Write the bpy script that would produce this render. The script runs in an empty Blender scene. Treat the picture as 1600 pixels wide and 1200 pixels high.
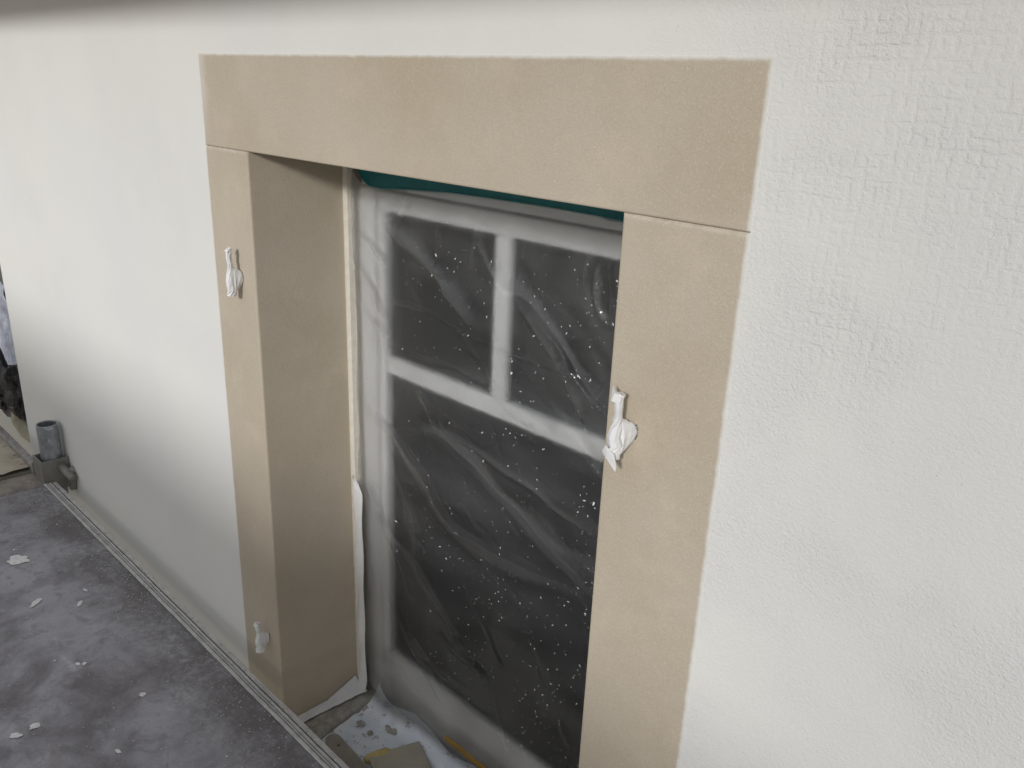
import bpy, bmesh, math, random
import numpy as np
from mathutils import Vector, Matrix, noise as mnoise
R = math.radians
random.seed(7)
rng = np.random.default_rng(11)
S = bpy.context.scene
COL = S.collection

# ------------------------------------------------------------------ camera
# the eye is the origin of the scene; x runs along the wall, y into it, z up
AX = (0.7070593912, 0.2630100011, -0.6564242200)
AY = (0.7061395720, -0.2128902588, 0.6753107748)
AZ = (0.0378671655, -0.9410119431, -0.3362478265)
cam = bpy.data.cameras.new('camera')
cam.sensor_width = 36.0
cam.lens = 1305.31 / 1600 * 36.0
cam.clip_start, cam.clip_end = 0.02, 500
co = bpy.data.objects.new('camera', cam)
COL.objects.link(co)
co.matrix_world = Matrix(((AX[0], -AX[1], -AX[2], 0), (AY[0], -AY[1], -AY[2], 0), (AZ[0], -AZ[1], -AZ[2], 0), (0, 0, 0, 1)))
S.camera = co

# ------------------------------------------------------------------ sky, sun, exposure
SUN_EL, SUN_AZ = R(20), R(25)          # azimuth measured from straight out of the wall towards +x
W = bpy.data.worlds.new('World'); S.world = W; W.use_nodes = True
wn = W.node_tree; wn.nodes.clear()
sky = wn.nodes.new('ShaderNodeTexSky'); sky.sky_type = 'NISHITA'; sky.sun_disc = False
sky.sun_elevation = SUN_EL
sky.sun_rotation = R(180) - SUN_AZ
sky.air_density, sky.dust_density, sky.ozone_density = 1.0, 1.0, 1.0
hsv = wn.nodes.new('ShaderNodeHueSaturation'); hsv.inputs['Saturation'].default_value = 0.5
bg = wn.nodes.new('ShaderNodeBackground'); bg.inputs['Strength'].default_value = 0.084
wo = wn.nodes.new('ShaderNodeOutputWorld')
cloud = wn.nodes.new('ShaderNodeMix'); cloud.data_type = 'RGBA'; cloud.inputs[0].default_value = 0.72      # even cloud veil over the whole sky
tc = wn.nodes.new('ShaderNodeTexCoord'); sp_ = wn.nodes.new('ShaderNodeSeparateXYZ')
up = wn.nodes.new('ShaderNodeMath'); up.operation = 'MULTIPLY_ADD'; up.use_clamp = False      # overcast veil: standard overcast law, zenith brighter than horizon
up.inputs[1].default_value = 1.16; up.inputs[2].default_value = 0.58
zc = wn.nodes.new('ShaderNodeMath'); zc.operation = 'MAXIMUM'; zc.inputs[1].default_value = 0.0
vs = wn.nodes.new('ShaderNodeVectorMath'); vs.operation = 'SCALE'; vs.inputs[0].default_value = (6.5, 6.75, 7.1)
wn.links.new(tc.outputs['Generated'], sp_.inputs[0]); wn.links.new(sp_.outputs[2], zc.inputs[0]); wn.links.new(zc.outputs[0], up.inputs[0])
wn.links.new(up.outputs[0], vs.inputs['Scale']); wn.links.new(vs.outputs[0], cloud.inputs[7])
wn.links.new(sky.outputs[0], hsv.inputs['Color']); wn.links.new(hsv.outputs[0], cloud.inputs[6]); wn.links.new(cloud.outputs[2], bg.inputs[0]); wn.links.new(bg.outputs[0], wo.inputs[0])
sl = bpy.data.lights.new('sun', 'SUN'); sl.energy = 2.0; sl.angle = R(7); sl.color = (1.0, 0.99, 0.975)
so = bpy.data.objects.new('sun', sl); COL.objects.link(so)
sd = Vector((math.sin(SUN_AZ) * math.cos(SUN_EL), -math.cos(SUN_AZ) * math.cos(SUN_EL), math.sin(SUN_EL)))
so.location = sd * 30
so.rotation_euler = sd.to_track_quat('Z', 'Y').to_euler()
S.view_settings.view_transform = 'Standard'
S.view_settings.look = 'None'
S.view_settings.exposure = 0.05
S.view_settings.gamma = 1.0
S.view_settings.use_curve_mapping = False
S.render.engine = 'CYCLES'
S.cycles.use_denoising = True
S.cycles.max_bounces = 12
S.cycles.transmission_bounces = 8
S.cycles.transparent_max_bounces = 12
S.cycles.blur_glossy = 0.5
S.cycles.sample_clamp_indirect = 6.0

# ------------------------------------------------------------------ helpers
def tag(o, label=None, cat=None, group=None, kind=None):
    if label: o['label'] = label
    if cat: o['category'] = cat
    if group: o['group'] = group
    if kind: o['kind'] = kind
    return o

def empty(name, loc, label=None, cat=None, group=None):
    o = bpy.data.objects.new(name, None); COL.objects.link(o)
    o.location = loc; o.empty_display_size = 0.05
    return tag(o, label, cat, group)

def link(name, me, mat, parent=None, smooth=False):
    o = bpy.data.objects.new(name, me); COL.objects.link(o)
    if mat: me.materials.append(mat)
    if smooth:
        for p in me.polygons: p.use_smooth = True
    if parent is not None:
        o.parent = parent
        o.matrix_parent_inverse = Matrix.Translation(-abs_loc(parent))
    return o

def abs_loc(o):
    # parents are never rotated here: their world place is the sum of their own locations
    return Vector(o.location) + (o.matrix_parent_inverse.translation + abs_loc(o.parent) if o.parent else Vector())

def pydata(name, v, f, mat, parent=None, smooth=False):
    me = bpy.data.meshes.new(name); me.from_pydata([tuple(p) for p in v], [], f); me.update()
    return link(name, me, mat, parent, smooth)

def from_bm(name, bm, mat, parent=None, smooth=False):
    me = bpy.data.meshes.new(name)
    bmesh.ops.recalc_face_normals(bm, faces=bm.faces)
    bm.to_mesh(me); bm.free()
    return link(name, me, mat, parent, smooth)

def add_box(bm, x0, x1, y0, y1, z0, z1, bev=0.0, seg=2):
    r = bmesh.ops.create_cube(bm, size=1.0)
    vs = r['verts']
    for v in vs:
        v.co = Vector((x0 + (v.co.x + .5) * (x1 - x0), y0 + (v.co.y + .5) * (y1 - y0), z0 + (v.co.z + .5) * (z1 - z0)))
    if bev:
        es = list({e for v in vs for e in v.link_edges})
        bmesh.ops.bevel(bm, geom=es, offset=bev, segments=seg, affect='EDGES', profile=0.5)

def box(name, x0, x1, y0, y1, z0, z1, mat, parent=None, bev=0.0, seg=2, smooth=False):
    bm = bmesh.new(); add_box(bm, x0, x1, y0, y1, z0, z1, bev, seg)
    return from_bm(name, bm, mat, parent, smooth)

def add_rings(bm, rings, close=True, cap=True):
    prev = None; first = None
    for ring in rings:
        vs = [bm.verts.new(p) for p in ring]
        if prev:
            n = len(vs)
            for i in range(n if close else n - 1):
                bm.faces.new((prev[i], prev[(i + 1) % n], vs[(i + 1) % n], vs[i]))
        else: first = vs
        prev = vs
    if cap:
        bm.faces.new(first[::-1]); bm.faces.new(prev)

def tube_rings(path, radii, n=16, jitter=0.0, squash=1.0):
    rings = []
    up = Vector((0.31, 0.2, 0.93))
    for i, (p, r) in enumerate(zip(path, radii)):
        p = Vector(p)
        a = Vector(path[max(i - 1, 0)]); b = Vector(path[min(i + 1, len(path) - 1)])
        t = (b - a).normalized()
        u = t.cross(up if abs(t.dot(up)) < .95 else Vector((1, 0, 0))).normalized(); w = t.cross(u)
        rings.append([p + (u * math.cos(k * 2 * math.pi / n) + w * math.sin(k * 2 * math.pi / n) * squash) * r * (1 + jitter * random.uniform(-1, 1)) for k in range(n)])
    return rings

def add_tube(bm, path, radii, n=16, jitter=0.0, squash=1.0):
    add_rings(bm, tube_rings(path, radii, n, jitter, squash))

def add_lump(bm, c, sx, sy, sz, seed=0, rough=.35, sub=2):
    r = bmesh.ops.create_icosphere(bm, subdivisions=sub, radius=1.0)
    for v in r['verts']:
        d = 1 + rough * mnoise.noise(v.co * 1.6 + Vector((seed * 3.1, seed * 1.7, seed))) + rough * .5 * mnoise.noise(v.co * 4 + Vector((seed, 0, seed * 2.3)))
        v.co = Vector((c[0] + v.co.x * sx * d, c[1] + v.co.y * sy * d, c[2] + v.co.z * sz * d))

# ------------------------------------------------------------------ materials
class NT:
    def __init__(s, name):
        s.m = bpy.data.materials.new(name); s.m.use_nodes = True
        s.t = s.m.node_tree; s.t.nodes.clear()
        s.out = s.n('ShaderNodeOutputMaterial')
        s.co = s.n('ShaderNodeNewGeometry').outputs['Position']
    def n(s, typ, **kw):
        nd = s.t.nodes.new(typ)
        for k, v in kw.items(): setattr(nd, k, v)
        return nd
    def l(s, a, b): s.t.links.new(a, b)
    def put(s, sock, v):
        if isinstance(v, bpy.types.NodeSocket): s.l(v, sock)
        else: sock.default_value = v
    def math(s, op, a, b=0.0, c=0.0, clamp=False):
        nd = s.n('ShaderNodeMath', operation=op, use_clamp=clamp)
        s.put(nd.inputs[0], a); s.put(nd.inputs[1], b); s.put(nd.inputs[2], c)
        return nd.outputs[0]
    def noise(s, scale, detail=3.0, rough=.55, vec=None, dist=0.0):
        nd = s.n('ShaderNodeTexNoise'); nd.inputs['Scale'].default_value = scale
        nd.inputs['Detail'].default_value = detail; nd.inputs['Roughness'].default_value = rough; nd.inputs['Distortion'].default_value = dist
        s.l(vec if vec is not None else s.co, nd.inputs['Vector'])
        return nd.outputs['Fac']
    def voro(s, scale, feature='F1', vec=None, rand=1.0):
        nd = s.n('ShaderNodeTexVoronoi', feature=feature); nd.inputs['Scale'].default_value = scale
        nd.inputs['Randomness'].default_value = rand
        s.l(vec if vec is not None else s.co, nd.inputs['Vector'])
        return nd.outputs['Distance']
    def ramp(s, fac, stops, interp='LINEAR'):
        nd = s.n('ShaderNodeValToRGB'); s.l(fac, nd.inputs[0]); r = nd.color_ramp; r.interpolation = interp
        while len(r.elements) < len(stops): r.elements.new(0.5)
        for e, (p, c) in zip(r.elements, stops):
            e.position = p; e.color = (c, c, c, 1) if not hasattr(c, '__len__') else tuple(c) + (1,)
        return nd.outputs[0]
    def step(s, v, a, b):
        nd = s.n('ShaderNodeMapRange', interpolation_type='SMOOTHSTEP'); s.l(v, nd.inputs[0])
        nd.inputs[1].default_value = a; nd.inputs[2].default_value = b
        return nd.outputs[0]
    def mix(s, fac, a, b, mode='MIX'):
        nd = s.n('ShaderNodeMix', data_type='RGBA', blend_type=mode)
        s.put(nd.inputs[0], fac)
        for i, v in ((6, a), (7, b)):
            if isinstance(v, bpy.types.NodeSocket): s.l(v, nd.inputs[i])
            else: nd.inputs[i].default_value = tuple(v) + (1,) if len(v) == 3 else v
        return nd.outputs[2]
    def map(s, scale=(1, 1, 1), rot=(0, 0, 0), vec=None):
        nd = s.n('ShaderNodeMapping'); nd.inputs['Scale'].default_value = scale; nd.inputs['Rotation'].default_value = rot
        s.l(vec if vec is not None else s.co, nd.inputs[0]); return nd.outputs[0]
    def xyz(s):
        nd = s.n('ShaderNodeSeparateXYZ'); s.l(s.co, nd.inputs[0]); return nd.outputs
    def bump(s, h, strength=1.0, dist=0.001, normal=None):
        nd = s.n('ShaderNodeBump'); s.put(nd.inputs['Strength'], strength); nd.inputs['Distance'].default_value = dist
        s.l(h, nd.inputs['Height'])
        if normal is not None: s.l(normal, nd.inputs['Normal'])
        return nd.outputs[0]
    def pbr(s, color, rough=.6, metal=0.0, normal=None, spec=.5, **kw):
        b = s.n('ShaderNodeBsdfPrincipled')
        if isinstance(color, bpy.types.NodeSocket): s.l(color, b.inputs['Base Color'])
        else: b.inputs['Base Color'].default_value = tuple(color) + (1,)
        s.put(b.inputs['Roughness'], rough); s.put(b.inputs['Metallic'], metal)
        b.inputs['Specular IOR Level'].default_value = spec
        if normal is not None: s.l(normal, b.inputs['Normal'])
        return b
    def done(s, shader): s.l(shader.outputs[0], s.out.inputs[0]); return s.m

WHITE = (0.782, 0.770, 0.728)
TAN = (0.520, 0.456, 0.368)
OX0, OX1 = -1.557, -0.4115            # outer edges of the painted stone surround
IX0, IX1 = -1.4025, -0.569            # opening
ZT, ZJ, ZS = 0.034, -0.127, -1.41     # top of lintel, joint, sill
YW = 0.75                             # face of the wall

def mat_render():
    s = NT('white_render'); x, y, z = s.xyz()
    big = s.noise(3.0, 4)
    colr = s.mix(s.step(big, .3, .75), WHITE, (0.75, 0.747, 0.73))
    colr = s.mix(s.math('MULTIPLY', s.step(x, -.50, -.18), .75), colr, (.62, .62, .608))      # darker tone towards the right end of the wall
    fl = s.math('MULTIPLY', s.step(s.voro(38), .035, .018), s.step(s.noise(5, 2), .52, .60))       # stray dark flecks
    colr = s.mix(s.math('MULTIPLY', fl, .6), colr, (.36, .34, .31))
    colr = s.mix(s.math('MULTIPLY', s.step(s.noise(1.7, 5, .65), .45, .75), .5), colr, (.715, .70, .665))
    # trowelled plaster, coarser to the right of the window where the mesh shows through
    right = s.step(x, -.62, -.34)
    streak = s.noise(290, 4, .62, s.map((1, 1, 1.25), (0, R(30), 0)))
    fine = s.noise(560, 3, .6)
    warp = s.math('MULTIPLY', s.math('SUBTRACT', s.noise(40, 2), .5), 5.0)
    warp2 = s.math('MULTIPLY', s.math('SUBTRACT', s.noise(36, 2, vec=s.map((1, 1, 1), (0, 0, 1.2))), .5), 5.0)
    gx = s.math('SINE', s.math('ADD', s.math('MULTIPLY', x, 2 * math.pi / .0112), warp))
    gz = s.math('SINE', s.math('ADD', s.math('MULTIPLY', z, 2 * math.pi / .0098), warp2))
    g1 = s.math('MULTIPLY', s.step(gx, -.35, 1.0), s.step(s.noise(95, 3, .6), .36, .60))
    g2 = s.math('MULTIPLY', s.step(gz, -.25, 1.0), s.step(s.noise(85, 3, .6, s.map((.6, 1, 1.4))), .40, .62))
    grid = s.math('MAXIMUM', g1, g2)
    gm = s.math('MULTIPLY', s.step(s.noise(9, 4), .30, .62), s.math('MULTIPLY', s.step(x, -.46, -.36), s.step(z, -.36, -.14)))
    h = s.math('ADD', s.math('MULTIPLY', streak, .60), s.math('MULTIPLY', fine, .22))
    h = s.math('SUBTRACT', h, s.math('MULTIPLY', s.math('MULTIPLY', grid, gm), .28))
    patch = s.math('ADD', .55, s.math('MULTIPLY', s.step(s.noise(6, 3), .36, .66), .6))       # trowelled smoother in places
    amp = s.math('MULTIPLY', s.math('ADD', .26, s.math('MULTIPLY', right, .54)), patch)
    pits = s.step(s.voro(95), .075, .03)
    pm = s.math('MULTIPLY', pits, s.step(s.noise(9, 2), .56, .7))
    h = s.math('SUBTRACT', h, s.math('MULTIPLY', pm, .28))
    n = s.bump(h, amp, .0032)
    n = s.bump(s.noise(7, 3), .5, .004, n)
    return s.done(s.pbr(colr, .82, normal=n, spec=.25))

def mat_tan():
    s = NT('beige_stone_paint'); x, y, z = s.xyz()
    big = s.noise(4.5, 5, .6)
    c = s.mix(s.step(big, .3, .72), TAN, (0.470, 0.405, 0.312))
    c = s.mix(s.math('MULTIPLY', s.step(s.noise(11, 6, .7), .46, .72), .5), c, (0.575, 0.49, 0.39))
    grain = s.noise(420, 4, .7)
    c = s.mix(s.math('MULTIPLY', s.step(grain, .50, .72), .6), c, (0.64, 0.57, 0.455))
    c = s.mix(s.math('MULTIPLY', s.step(s.noise(500, 3, .7), .56, .76), .5), c, (0.35, 0.295, 0.215))
    dk = s.math('MULTIPLY', s.step(s.voro(260), .16, .06), s.step(s.noise(30, 3), .5, .62))
    c = s.mix(s.math('MULTIPLY', dk, .55), c, (0.26, 0.21, 0.155))
    # sprayed paint fades out over the last millimetres at the outer edges
    ed = s.math('MINIMUM', s.math('MINIMUM', s.math('SUBTRACT', x, OX0), s.math('SUBTRACT', OX1, x)), s.math('SUBTRACT', ZT, z))
    ed = s.math('ADD', ed, s.math('MULTIPLY', s.math('SUBTRACT', s.noise(70, 3), .5), .004))
    front = s.step(y, YW + .006, YW + .0045)
    fade = s.math('MULTIPLY', s.step(ed, .0058, -.0005), front)
    thin = s.math('MULTIPLY', s.math('MULTIPLY', s.step(s.math('ADD', x, s.math('MULTIPLY', s.noise(20, 3), .02)), OX0 + .050, OX0 + .008), s.step(z, -.16, -.02)), .45)   # thinner spray at the upper left
    fade = s.math('MAXIMUM', fade, thin)
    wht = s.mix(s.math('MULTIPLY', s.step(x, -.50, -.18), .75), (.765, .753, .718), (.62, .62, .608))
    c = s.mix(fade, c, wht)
    jt = s.math('MULTIPLY', s.math('MULTIPLY', s.step(z, ZJ - .0085, ZJ - .002), s.step(z, ZJ + .0015, ZJ - .0005)), s.step(s.noise(80, 3), .25, .6))   # paint missed along the joint
    c = s.mix(s.math('MULTIPLY', s.math('MULTIPLY', jt, front), .42), c, (.72, .67, .58))
    h = s.math('ADD', s.noise(330, 4, .65), s.math('MULTIPLY', s.noise(60, 3), .5))
    h = s.math('SUBTRACT', h, s.math('MULTIPLY', dk, .5))
    n = s.bump(h, .42, .0018)
    return s.done(s.pbr(c, .85, normal=n, spec=.2))

def mat_simple(name, c0, c1, scale=20, rough=.6, spec=.4, metal=0.0, bump=.3, bdist=.002, bscale=None, dirt=None):
    s = NT(name)
    c = s.mix(s.step(s.noise(scale, 5, .62), .35, .68), c0, c1)
    if dirt:
        dc, sc, a, b, k = dirt
        c = s.mix(s.math('MULTIPLY', s.step(s.noise(sc, 5, .65), a, b), k), c, dc)
    n = s.bump(s.noise(bscale or scale * 5, 4, .6), bump, bdist)
    rr = s.math('ADD', rough - .08, s.math('MULTIPLY', s.noise(scale * 1.7, 3), .16))
    return s.done(s.pbr(c, rr, metal, n, spec))

def mat_film():
    s = NT('clear_masking_film'); x, y, z = s.xyz()
    bn = s.bump(s.noise(40, 2, .5, s.map((1, 1, .35), (0, R(-35), 0))), .035, .003)
    rf = s.n('ShaderNodeBsdfGlass', distribution='MULTI_GGX'); rf.inputs['IOR'].default_value = 1.09; rf.inputs['Roughness'].default_value = .76
    rf.inputs['Color'].default_value = (1, 1, 1, 1); s.l(bn, rf.inputs['Normal'])
    tr = s.n('ShaderNodeBsdfTransparent'); tr.inputs[0].default_value = (1, 1, 1, 1)
    m1 = s.n('ShaderNodeMixShader'); m1.inputs[0].default_value = .16; s.l(rf.outputs[0], m1.inputs[1]); s.l(tr.outputs[0], m1.inputs[2])
    df = s.n('ShaderNodeBsdfDiffuse'); df.inputs[0].default_value = (.90, .91, .93, 1)
    tl = s.n('ShaderNodeBsdfTranslucent'); tl.inputs[0].default_value = (.93, .93, .94, 1)
    m2 = s.n('ShaderNodeMixShader'); m2.inputs[0].default_value = .30; s.l(df.outputs[0], m2.inputs[1]); s.l(tl.outputs[0], m2.inputs[2])
    cloud = s.noise(7, 3, .5, s.map((.45, 1, 1.9), (0, R(-33), 0)), .4)
    at = s.n('ShaderNodeAttribute', attribute_name='pleat_sheen')       # milkier where doubled; also paints sheen and highlights along the creases
    fac = s.math('ADD', .044, s.math('MULTIPLY', s.step(cloud, .40, .72), .034))
    fac = s.math('ADD', fac, s.math('MULTIPLY', at.outputs['Fac'], .072), clamp=True)
    m3 = s.n('ShaderNodeMixShader'); s.l(fac, m3.inputs[0]); s.l(m1.outputs[0], m3.inputs[1]); s.l(m2.outputs[0], m3.inputs[2])
    gl = s.n('ShaderNodeBsdfGlossy'); gl.inputs['Roughness'].default_value = .20; s.l(bn, gl.inputs['Normal'])
    fr = s.n('ShaderNodeFresnel'); fr.inputs['IOR'].default_value = 1.5
    ff = s.math('MULTIPLY', fr.outputs[0], 1.0)
    m4 = s.n('ShaderNodeMixShader'); s.l(ff, m4.inputs[0]); s.l(m3.outputs[0], m4.inputs[1]); s.l(gl.outputs[0], m4.inputs[2])
    return s.done(m4)

def mat_sill_film():
    s = NT('milky_floor_film')
    c = s.mix(s.step(s.noise(16, 4), .35, .7), (.68, .74, .82), (.80, .84, .89))
    c = s.mix(s.math('MULTIPLY', s.step(s.noise(48, 5, .7), .56, .68), .8), c, (.25, .235, .20))
    n = s.bump(s.noise(38, 4, .6, dist=.6), .55, .006)
    b = s.pbr(c, .28, normal=n, spec=.5)
    tr = s.n('ShaderNodeBsdfTransparent')
    m = s.n('ShaderNodeMixShader'); s.l(s.math('ADD', .08, s.math('MULTIPLY', s.step(s.xyz()[2], -1.380, -1.355), .70)), m.inputs[0])
    s.l(b.outputs[0], m.inputs[1]); s.l(tr.outputs[0], m.inputs[2])
    return s.done(m)

def mat_deck():
    s = NT('dark_deck_plywood')
    c = s.mix(s.step(s.noise(6, 6, .62, dist=.4), .34, .64), (.165, .155, .163), (.36, .354, .385))
    c = s.mix(s.math('MULTIPLY', s.step(s.noise(21, 6, .7, dist=.8), .50, .66), .45), c, (.125, .116, .120))
    scuff = s.math('MULTIPLY', s.step(s.noise(5.5, 6, .68, s.map((1, 1.7, 1), (0, 0, R(25)))), .54, .74), .62)
    c = s.mix(scuff, c, (.44, .45, .50))
    c = s.mix(s.math('MULTIPLY', s.step(s.noise(11, 5, .65, s.map((.5, 2.2, 1), (0, 0, R(-20)))), .57, .72), .5), c, (.24, .22, .20))
    c = s.mix(s.math('MULTIPLY', s.step(s.noise(140, 4, .7), .57, .75), .55), c, (.085, .078, .082))
    x, y, z = s.xyz()     # ingrained dirt along the rail
    edge = s.math('MULTIPLY', s.step(s.math('ADD', y, s.math('MULTIPLY', s.noise(7, 4, .6), .22)), .60, .76), s.step(s.noise(60, 5, .7), .30, .60))
    c = s.mix(s.math('MULTIPLY', edge, .6), c, (.12, .112, .108))
    pw = s.math('MULTIPLY', s.step(s.noise(3.2, 6, .7, dist=.5), .60, .74), s.step(s.noise(34, 5, .7), .42, .66))
    c = s.mix(s.math('MULTIPLY', pw, .7), c, (.66, .67, .70))
    c = s.mix(s.math('MULTIPLY', s.step(s.noise(310, 3, .7), .63, .74), .55), c, (.58, .57, .56))
    n = s.bump(s.noise(230, 4, .65), .5, .0022)
    rr = s.math('ADD', .38, s.math('MULTIPLY', s.noise(13, 4), .3))
    return s.done(s.pbr(c, rr, normal=n, spec=.35))

def mat_rail():
    # bare aluminium profile with mortar dust and dirt, darker down in its grooves
    s = NT('grooved_aluminium'); x, y, z = s.xyz()
    c = s.mix(s.step(s.noise(28, 5, .65), .35, .7), (.60, .595, .58), (.46, .455, .44))
    c = s.mix(s.math('MULTIPLY', s.step(s.noise(75, 5, .7), .55, .68), .75), c, (.27, .25, .225))
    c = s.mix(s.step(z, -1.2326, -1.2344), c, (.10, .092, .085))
    c = s.mix(s.math('MULTIPLY', s.step(s.noise(110, 3, .6), .66, .70), .9), c, (.78, .78, .77))
    n = s.bump(s.noise(300, 4, .6), .35, .001)
    return s.done(s.pbr(c, .55, .15, n, .4))

def mat_glass():
    s = NT('window_glass')
    tr = s.n('ShaderNodeBsdfTransparent'); tr.inputs[0].default_value = (.72, .75, .76, 1)
    gl = s.n('ShaderNodeBsdfGlossy'); gl.inputs['Roughness'].default_value = .03
    fr = s.n('ShaderNodeFresnel'); fr.inputs['IOR'].default_value = 1.5
    m = s.n('ShaderNodeMixShader'); s.l(fr.outputs[0], m.inputs[0]); s.l(tr.outputs[0], m.inputs[1]); s.l(gl.outputs[0], m.inputs[2])
    return s.done(m)

M = dict(
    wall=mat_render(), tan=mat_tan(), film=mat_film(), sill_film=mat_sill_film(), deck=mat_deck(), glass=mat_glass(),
    frame=mat_simple('white_window_paint', (.88, .88, .875), (.85, .85, .845), 15, .45, .5, bump=.1),
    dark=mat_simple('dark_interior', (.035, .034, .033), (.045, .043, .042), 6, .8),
    teal=mat_simple('teal_cloth_tape', (.013, .165, .185), (.016, .195, .215), 60, .5, .4, bump=.3, bdist=.0006, bscale=700),
    paper=mat_simple('white_masking_paper', (.80, .80, .80), (.74, .74, .75), 45, .7, .3, bump=.4, bdist=.0012, bscale=160),
    cream=mat_simple('cream_sealant', (.74, .69, .60), (.68, .62, .53), 60, .65, .3, bump=.4, bdist=.0015, bscale=220),
    mortar=mat_simple('grey_mortar', (.33, .31, .27), (.48, .46, .41), 40, .9, .2, bump=.9, bdist=.004, bscale=150),
    stone=mat_simple('sill_stone', (.30, .29, .27), (.42, .41, .38), 25, .85, .2, bump=.6, bdist=.003, bscale=120),
    groove=mat_simple('tar_joint', (.055, .060, .068), (.16, .165, .17), 70, .6, .4, bump=.8, bdist=.004, bscale=160, dirt=((.5, .5, .5), 90, .6, .68, .8)),
    alu=mat_simple('worn_aluminium', (.44, .43, .42), (.30, .29, .28), 55, .5, .5, .35, bump=.35, bdist=.001, bscale=300, dirt=((.16, .15, .14), 60, .55, .7, .7)),
    rail=mat_rail(),
    galv=mat_simple('galvanised_steel', (.44, .465, .49), (.30, .325, .36), 50, .40, .5, .75, bump=.25, bdist=.0008, bscale=200, dirt=((.72, .72, .72), 62, .63, .67, .9)),
    cast=mat_simple('dull_grey_steel', (.22, .215, .195), (.27, .26, .235), 30, .55, .5, .25, bump=.3, bdist=.0008, bscale=240, dirt=((.6, .6, .58), 130, .68, .72, .8)),
    rust=mat_simple('dirty_transom', (.21, .19, .175), (.30, .265, .235), 26, .8, .3, bump=.5, bdist=.002, bscale=200, dirt=((.45, .36, .30), 45, .56, .66, .7)),
    fardeck=mat_simple('mortar_covered_plank', (.42, .37, .29), (.54, .49, .40), 13, .9, .2, bump=.8, bdist=.006, bscale=60, dirt=((.24, .20, .165), 16, .52, .64, .8)),
    paint=mat_simple('dried_white_paint', (.78, .78, .77), (.60, .60, .59), 120, .6, .4, bump=.3, bdist=.001, bscale=250),
    grit=mat_simple('pale_grit', (.62, .61, .60), (.34, .33, .33), 300, .9, .2),
    black=mat_simple('black_bin_bag', (.020, .019, .018), (.040, .037, .034), 30, .42, .5, bump=.8, bdist=.008, bscale=45, dirt=((.62, .62, .60), 34, .70, .72, .85)),
    board=mat_simple('grey_beige_board', (.36, .33, .265), (.42, .385, .31), 14, .75, .3, bump=.3, bdist=.001, bscale=160),
    yellow=mat_simple('yellow_foam', (.58, .47, .21), (.50, .40, .18), 40, .85, .2, bump=.6, bdist=.002, bscale=220),
    orange=mat_simple('brown_packing_tape', (.40, .235, .045), (.33, .19, .035), 40, .35, .5, bump=.2),
    wood=mat_simple('grey_weathered_wood', (.34, .31, .26), (.26, .235, .20), 30, .8, .25, bump=.6, bdist=.0015, bscale=180),
    brown=mat_simple('brown_eave_wood', (.20, .10, .045), (.25, .135, .065), 12, .7, .3, bump=.5, bscale=90),
    foam=mat_simple('pale_cream_foam', (.62, .57, .44), (.55, .50, .38), 40, .8, .2, bump=.8, bdist=.004),
    ply=mat_simple('pale_screen_plywood', (.56, .50, .41), (.62, .56, .46), 8, .7, .3),
    ground=mat_simple('ground_gravel', (.36, .34, .30), (.44, .42, .37), 3, .95, .2, bump=.5, bdist=.02, bscale=30),
    pink=mat_simple('pink_scrap', (.62, .16, .24), (.55, .20, .28), 60, .6, .3),
    farwin=mat_simple('grey_far_window', (.085, .085, .085), (.11, .11, .11), 8, .4, .5),
    farfilm=mat_simple('bluish_crumpled_film', (.30, .32, .40), (.52, .54, .60), 14, .3, .5, bump=1.0, bdist=.02, bscale=26),
)

# ------------------------------------------------------------------ ground
tag(pydata('ground', [(-40, -40, -4.2), (40, -40, -4.2), (40, 40, -4.2), (-40, 40, -4.2)], [(0, 1, 2, 3)], M['ground']), kind='structure')

# ------------------------------------------------------------------ house
house = empty('house', (-1.0, 0.75, -4.2), 'white rendered house wall with beige stone surround round a masked window', 'house')
XL, XR, ZTOP, ZBOT = -3.095, 3.0, .60, -4.2
bm = bmesh.new()
def slab(x0, x1, z0, z1, y0=YW, y1=1.10): add_box(bm, x0, x1, y0, y1, z0, z1)
slab(XL, OX0, ZBOT, ZTOP); slab(OX1, XR, ZBOT, ZTOP); slab(OX0, OX1, ZT, ZTOP); slab(OX0, OX1, ZBOT, ZS - .075)
bmesh.ops.remove_doubles(bm, verts=bm.verts, dist=1e-5)
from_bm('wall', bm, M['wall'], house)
P_ = .0006
bm = bmesh.new(); add_box(bm, OX0, OX1, YW - P_, 1.10, ZJ, ZT)
es = [e for e in bm.edges if all(abs(v.co.y - (YW - P_)) < 1e-4 and abs(v.co.z - ZJ) < 1e-4 for v in e.verts)]
bmesh.ops.bevel(bm, geom=es, offset=.0026, segments=3, affect='EDGES', profile=.5)
from_bm('lintel', bm, M['tan'], house)
def bevelled_block(name, x0, x1, z0, z1, tops=True):
    # only the arrises round the opening and the joint are eased
    bm = bmesh.new(); add_box(bm, x0, x1, YW - P_, 1.10, z0, z1)
    es = []
    for e in bm.edges:
        a, b = e.verts
        m = (a.co + b.co) / 2
        if abs(m.y - (YW - P_)) < 1e-4 and (abs(m.z - z1) < 1e-4 if tops else abs(m.z - z0) < 1e-4): es.append(e)
        elif abs(m.y - (YW - P_)) < 1e-4 and (abs(m.x - IX0) < 1e-4 or abs(m.x - IX1) < 1e-4): es.append(e)
    bmesh.ops.bevel(bm, geom=es, offset=.0045, segments=3, affect='EDGES', profile=.5)
    return from_bm(name, bm, M['tan'], house)
bevelled_block('jamb', OX0, IX0, ZS - .075, ZJ - .0002)
bevelled_block('jamb', IX1, OX1, ZS - .075, ZJ - .0002)
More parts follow.
